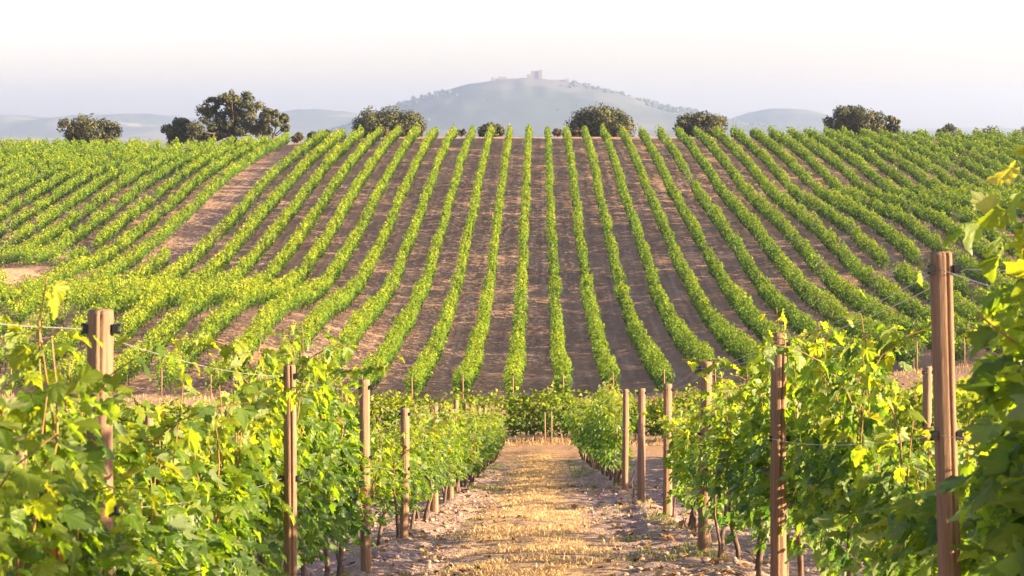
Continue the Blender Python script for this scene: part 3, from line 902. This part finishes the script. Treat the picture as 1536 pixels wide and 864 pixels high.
valley_row('x', 79.0, -26, 27, 541, "second cross row of vines just behind the one closing the path", 1.6, .45, 260)

# ------------------------------------------------------------------ posts, clips and wires
def make_post(rad, h, seed, crack=True, seg=48, rings=44):
    r = np.random.default_rng(seed)
    th = np.arange(seg) * TAU / seg
    zs = np.concatenate([np.linspace(-.35, h - .012, rings), [h]])
    V = []
    ca = -math.pi / 2 + r.normal(.1, .25)
    ph = r.random(6) * TAU
    for i, z in enumerate(zs):
        rr = rad * (1.04 - .07 * (z / h)) * (1 + .02 * math.sin(z * 5 + ph[0]) + .012 * math.sin(z * 13 + ph[1]))
        prof = rr * (1 + .035 * np.sin(3 * th + ph[2]) + .02 * np.sin(5 * th + ph[5] + 1.3 * z) + .012 * np.sin(7 * th + ph[3] + z)) + r.normal(0, rad * .006, seg)
        if crack and seg >= 20:
            cc = ca + .10 * math.sin(z * 2.2 + ph[4]) + .12 * z
            d = np.abs((th - cc + math.pi) % TAU - math.pi)
            dep = rad * .75 * min(1, max(0, (z + .1) * 1.4)) * (0.65 + .35 * math.sin(z * 3 + ph[5]))
            prof = prof - dep * np.clip(1 - d / (TAU / seg * 1.05), 0, 1) * (z > h * .08)
        if i == len(zs) - 1: prof = prof * .95
        ox, oy = .006 * math.sin(z * 1.7 + ph[4]), .006 * math.sin(z * 2.3 + ph[5])
        V += [(prof[j] * math.cos(th[j]) + ox, prof[j] * math.sin(th[j]) + oy, z) for j in range(seg)]
    n = len(zs); T = []
    for i in range(n - 1):
        for j in range(seg):
            k = (j + 1) % seg
            T += [(i * seg + j, i * seg + k, (i + 1) * seg + k), (i * seg + j, (i + 1) * seg + k, (i + 1) * seg + j)]
    V.append((0, 0, h + .002)); c = len(V) - 1
    for j in range(seg): T.append(((n - 1) * seg + j, (n - 1) * seg + (j + 1) % seg, c))
    return mesh("post", np.array(V), np.array(T), M_wood, True)
def clip_mesh():
    g = Geo(); g.box((0, 0, 0), (.018, .03, .028)); g.box((.009, 0, .012), (.012, .02, .008)); g.box((.009, 0, -.012), (.012, .02, .008))
    return g.mesh("wire_clip", M_clip, False)
CLIP = clip_mesh()
PSH = [make_post(.046, 1.66, 60 + i, True, 18, 20) for i in range(3)]
HT = {}
def place_post(x, y, h, rad, label, group, seed, tilt=(0, 0), me=None, clips=True, sc=1.0):
    root = empty("vineyard_post", (x, y, hz(x, y)))
    root.rotation_euler = (tilt[0], tilt[1], 0)
    tag(root, label, "post", group)
    obj("pole", me or make_post(rad, h, seed, y < 12), root).scale = (1, 1, sc)
    if clips:
        for sx in (-1, 1):
            for zz in (h - .055, h - .60):
                c = obj("wire_clip", CLIP, root, (sx * (rad + .004), -.012, zz), 0 if sx > 0 else math.pi)
    return root
def top_z(v, D): return (V0 - v) * D / F
TOPL = {6.0: 465, 10.6: 548, 15.4: 570, 19.8: 612, 25.6: 609, 30.4: 614}
TOPR = {6.55: 378, 11.4: 500, 16.5: 543, 22.6: 576, 27.1: 583, 31.3: 584}
RAD = {6.0: .040, 10.6: .034, 15.4: .040, 6.55: .036, 11.4: .044, 16.5: .047, 19.8: .044, 25.6: .05, 22.6: .05, 27.1: .052, 31.3: .048}
UL = {6.0: 150, 10.6: 435, 15.4: 548, 19.8: 606, 25.6: 652, 30.4: 676}
UR = {6.55: 1427, 11.4: 1168, 16.5: 1055, 22.6: 1000, 27.1: 963, 31.3: 938}
WP = {}
for side, ps, tops, us, X in (("left", POST_L, TOPL, UL, -1.35), ("right", POST_R, TOPR, UR, 1.35)):
    pts = []
    for i, y in enumerate(ps):
        x = (us[y] - U0) * y / F if y in us else X
        g = hz(x, y)
        h = top_z(tops[y], y) - g if y in tops else 1.62
        rad = RAD.get(y, .046)
        if i < 6:
            place_post(x, y, h, rad, "%s brown wooden post from the front in the row %s of the path" % (ORD[i], side), "posts of the row %s of the path" % side, 70 + i + (10 if X > 0 else 0),
                       (random.gauss(0, .008), random.gauss(0, .008) + (-.012 if y == 6.55 else 0)))
        else:
            x = X * 1.1
            place_post(x, y, 1.42, .042, "distant wooden post in the leafy far end of the row %s of the path" % side, "posts of the row %s of the path" % side, 0, (random.gauss(0, .015), random.gauss(0, .015)), PSH[i % 3], False)
        pts.append((x, y, g, h, rad))
    WP[side] = pts
second = [("left", -4.05, [15.6, 20.7, 26, 31.5, 37, 42.5], [592, 606, None, None, None, None]), ("right", 4.05, [20.7, 26.4, 32, 37.5, 43], [550, 565, None, None, None])]
for side, X, ps, tp in second:
    pts = []
    for i, y in enumerate(ps):
        g = hz(X, y); h = (top_z(tp[i], y) - g) if tp[i] else 1.6
        tl = (0, .0) if not (side == "right" and i == 1) else (0, -.085)
        place_post(X, y, h, .044, "%s wooden post from the front, second row %s of the path%s" % (ORD[i], side, ", leaning left" if tl[1] else ""),
                   "posts of the second row %s of the path" % side, 0, tl, PSH[i % 3], i < 2, h / 1.66)
        pts.append((X, y, g, h, .044))
    WP[side + "2"] = pts
# thin cross-row stakes at the end of the path
for i, (u, v0, v1) in enumerate(((827, 622, 671), (817, 620, 668), (842, 655, 671))):
    y = 72.6; x = (u - U0) * y / F; g = hz(x, y)
    st = Geo(); hgt = (v1 - v0) * y / F
    st.tube([(0, 0, -.2), (0.01, 0, hgt * .5), (0, 0, hgt)], .028, 7)
    o = obj("stake", st.mesh("stake", M_wood), None, (x, y, g))
    tag(o, ["tall pale stake before the cross row at the end of the path", "thin darker stake left of the tall pale stake at the path's end", "short stub of a stake right of the tall pale stake"][i], "stake", "stakes at the end of the path")

def wire(name, pts, rad, label, group="trellis wires"):
    g = Geo(); P = []
    for a, b in zip(pts[:-1], pts[1:]):
        a, b = np.array(a), np.array(b)
        for k in range(6):
            t = k / 6; q = a + (b - a) * t; q[2] -= .035 * 4 * t * (1 - t); P.append(q)
    P.append(np.array(pts[-1]))
    P = np.array(P); o0 = P[0].copy()
    g.tube(P - o0, rad, 5)
    o = obj(name, g.mesh(name, M_wire), None, tuple(o0))
    tag(o, label, "wire", group)
for side in ("left", "right"):
    sg = -1 if side == "left" else 1
    P = WP[side]
    for kind, dz, word, fr in (("top", -.055, "top", 1), ("mid", -.60, "middle", 1)):
        pts = []
        for (x, y, g, h, rad) in P[:8]:
            z = g + (h + dz if dz is not None else .72)
            pts.append((x - (rad + .008) * (1 if kind != "low" else 0), y - .02, z))
        x0, y0, z0 = pts[0]
        sl = (pts[0][2] - pts[1][2]) / (pts[1][1] - pts[0][1])
        if kind == "top" and side == "left": sl = .127 * 1.1
        if kind == "top" and side == "right": sl = .03
        pts = [(x0, y0 - 4.0, z0 + sl * 4.0)] + pts
        wire("trellis_wire", pts, .0013, "%s trellis wire strung through the row %s of the path" % (word, side))
    pts = [(x + rad + .008, y - .02, g + h - .055) for (x, y, g, h, rad) in P[:8]]
    x0, y0, z0 = pts[0]
    if side == "right": wire("trellis_wire", [(x0, y0 - 3, z0 + .3)] + pts, .0016, "second top wire on the far side of the posts, row %s of the path" % side)
for side in ("left2", "right2"):
    P = WP[side]
    wire("trellis_wire", [(P[0][0], P[0][1] - 4, P[0][2] + P[0][3] + .5)] + [(x - .05, y, g + h - .06) for (x, y, g, h, rad) in P], .0018, "trellis wire along the tops of the second row %s of the path" % side[:-1])

# ------------------------------------------------------------------ ground cover: dry grass, weeds, clods
def blades(name, X, Y, hgt, wid, lean, tint, mat, seed):
    r = np.random.default_rng(seed); n = len(X)
    Z = H(X, Y) + ground_relief(X, Y) - .008
    a = r.random(n) * TAU; d = np.stack([np.cos(a), np.sin(a)], 1)
    fa = r.random(n) * TAU; f = np.stack([np.cos(fa), np.sin(fa)], 1) * wid[:, None] / 2
    L = d * (lean * hgt)[:, None]
    o = np.zeros((n, 5, 3))
    o[:, 0] = np.stack([X - f[:, 0], Y - f[:, 1], Z], 1); o[:, 1] = np.stack([X + f[:, 0], Y + f[:, 1], Z], 1)
    o[:, 2] = np.stack([X + L[:, 0] * .35 - f[:, 0] * .8, Y + L[:, 1] * .35 - f[:, 1] * .8, Z + hgt * .6], 1)
    o[:, 3] = np.stack([X + L[:, 0] * .35 + f[:, 0] * .8, Y + L[:, 1] * .35 + f[:, 1] * .8, Z + hgt * .6], 1)
    o[:, 4] = np.stack([X + L[:, 0], Y + L[:, 1], Z + hgt * (1 - .25 * lean)], 1)
    T = np.array([(0, 1, 3), (0, 3, 2), (2, 3, 4)])
    T = (T[None] + (np.arange(n) * 5)[:, None, None]).reshape(-1, 3)
    return mesh(name, o.reshape(-1, 3), T, mat, False, {"tint": np.repeat(tint, 5)})
r = np.random.default_rng(55)
n = 52000
Y = 14 + 50 * r.random(n) ** 1.5
X = r.normal(-.08, .48, n)
k = (np.abs(X + .08) + (vnoise(X, Y, .8, 91) - .5) * 1.3 < .62) & (vnoise(X, Y, .45, 92) > .36)
X, Y = X[k], Y[k]; n = len(X)
hg = (.02 + .04 * r.random(n)) * (0.7 + vnoise(X, Y, 1.3, 93))
tag(obj("dry_grass", blades("dry_grass", X, Y, hg, .004 + .0002 * Y + .003 * r.random(n), .4 + 1.4 * r.random(n), r.random(n), M_dry, 1)), "short golden dry grass down the middle of the path", "dry grass", kind="stuff")
n = 42000
rows = r.choice([-1.35, 1.35, 4.05, -4.05, .95, -1.0], n); Y = 13 + 46 * r.random(n)
X = rows + r.normal(0, .22, n)
k = vnoise(X, Y, .5, 94) > .80
X, Y = X[k], Y[k]; n = len(X)
tag(obj("weeds", blades("weeds", X, Y,   .03 + .08 * r.random(n), .006 + .0002 * Y, .3 + .9 * r.random(n), r.random(n), M_weed, 2)), "sparse greenish weeds along the feet of the vines", "weeds", kind="stuff")
n = 12000
Y = np.concatenate([71.5 + 4.0 * r.random(n // 2), 102 + 6.0 * r.random(n // 2)])
X = (r.random(n) - .5) * 2 * Y * .29
tag(obj("dry_margin_grass", blades("dry_margin_grass", X, Y,   .06 + .22 * r.random(n), .02 + .02 * r.random(n), .3 + .8 * r.random(n), r.random(n) * .45, M_dry, 3)), "orange dry grass on the headlands at the foot of the hill", "dry grass", kind="stuff")
# clods and stones
n = 9000
Y = 13.5 + 26 * r.random(n) ** 1.4; X = r.uniform(-4.4, 4.4, n)
k = (np.abs(X) > .55 + .3 * r.random(n)) & (np.abs(X) < .27 * Y)
X, Y = X[k], Y[k]; n = len(X)
rad = .005 + .024 * r.random(n) ** 4
P = np.stack([X, Y, H(X, Y) + ground_relief(X, Y) + rad * .3], 1)
tag(obj("soil_clods", scatter_ico("soil_clods", P, rad[:, None] * np.array([[1.3, 1.3, .8]]), M_rock, 4)), "loose pale clods and small stones on the soil beside the path", "clods", kind="stuff")
n = 900
Y = 13.8 + 22 * r.random(n); X = r.choice([-1.3, 1.35, 1.5, -.9, 1.0], n) + r.normal(0, .35, n)
P = np.stack([X, Y, H(X, Y) + ground_relief(X, Y) + .012], 1)
yd = r.normal(0, 1, (n, 3)); yd[:, 2] *= .15; nd = r.normal(0, .3, (n, 3)); nd[:, 2] += 1
BR = [(0.0, (0.12, 0.06, 0.03)), (0.5, (0.26, 0.15, 0.07)), (1.0, (0.42, 0.30, 0.10))]
M_dead = leaf_material("fallen_leaf", BR, (0.25, 0.17, 0.10), BR, tfac=0.1, rough=0.8, spec=0.1, veins=False, rand=0)
tag(obj("fallen_leaves", leaves_mesh("fallen_leaves", P, yd, nd, .05 + .04 * r.random(n), r.random(n), 8, False, M_dead)), "brown fallen vine leaves scattered on the soil by the posts", "fallen leaves", kind="stuff")
# old pruned stumps and thin dead canes in the open gap of the right row
for i, (u, y, h) in enumerate(((1022, 20.9, .16), (1032, 20.2, .17), (1042, 19.0, .62), (1078, 15.3, .7), (950, 29.2, .45), (1009, 22.2, .55))):
    x = (u - U0) * y / F; g = Geo(); q = random.Random(i)
    g.tube([(0, 0, -.06), (.01, 0, h * .3), (.03 * q.choice([-1, 1]), .02, h * .6), (.02 * q.choice([-1, 1]), 0, h)], [.018, .013, .011, .007], 6)
    o = obj("vine_stump", g.mesh("vine_stump", M_bark), None, (x, y, hz(x, y)))
    tag(o, ["short dead stump right of the fourth right hand post", "second short dead stump beside the one by the fourth right hand post", "thin crooked bare cane left of the third right hand post",
            "thin dark young trunk right of the third right hand post", "bare crooked cane between the fifth and sixth right hand posts", "thin bare cane leaning on the fourth right hand post"][i], "vine stump")

# ------------------------------------------------------------------ haze
hb = Geo(); hb.box((0, 5500, (215 - 45) / 2), (13400, 12200, 215 + 45))
t = NT("haze_volume")
pv = t.n("VolumePrincipled")
pv.inputs["Color"].default_value = (0.64, 0.78, 1.0, 1)
pv.inputs["Density"].default_value = 0.000135
pv.inputs["Anisotropy"].default_value = 0.6
t.link(pv.outputs[0], t.out.inputs["Volume"])
o = obj("haze", hb.mesh("haze", t.m, False)); tag(o, "thin pale haze lying over the whole landscape", "haze", kind="stuff")
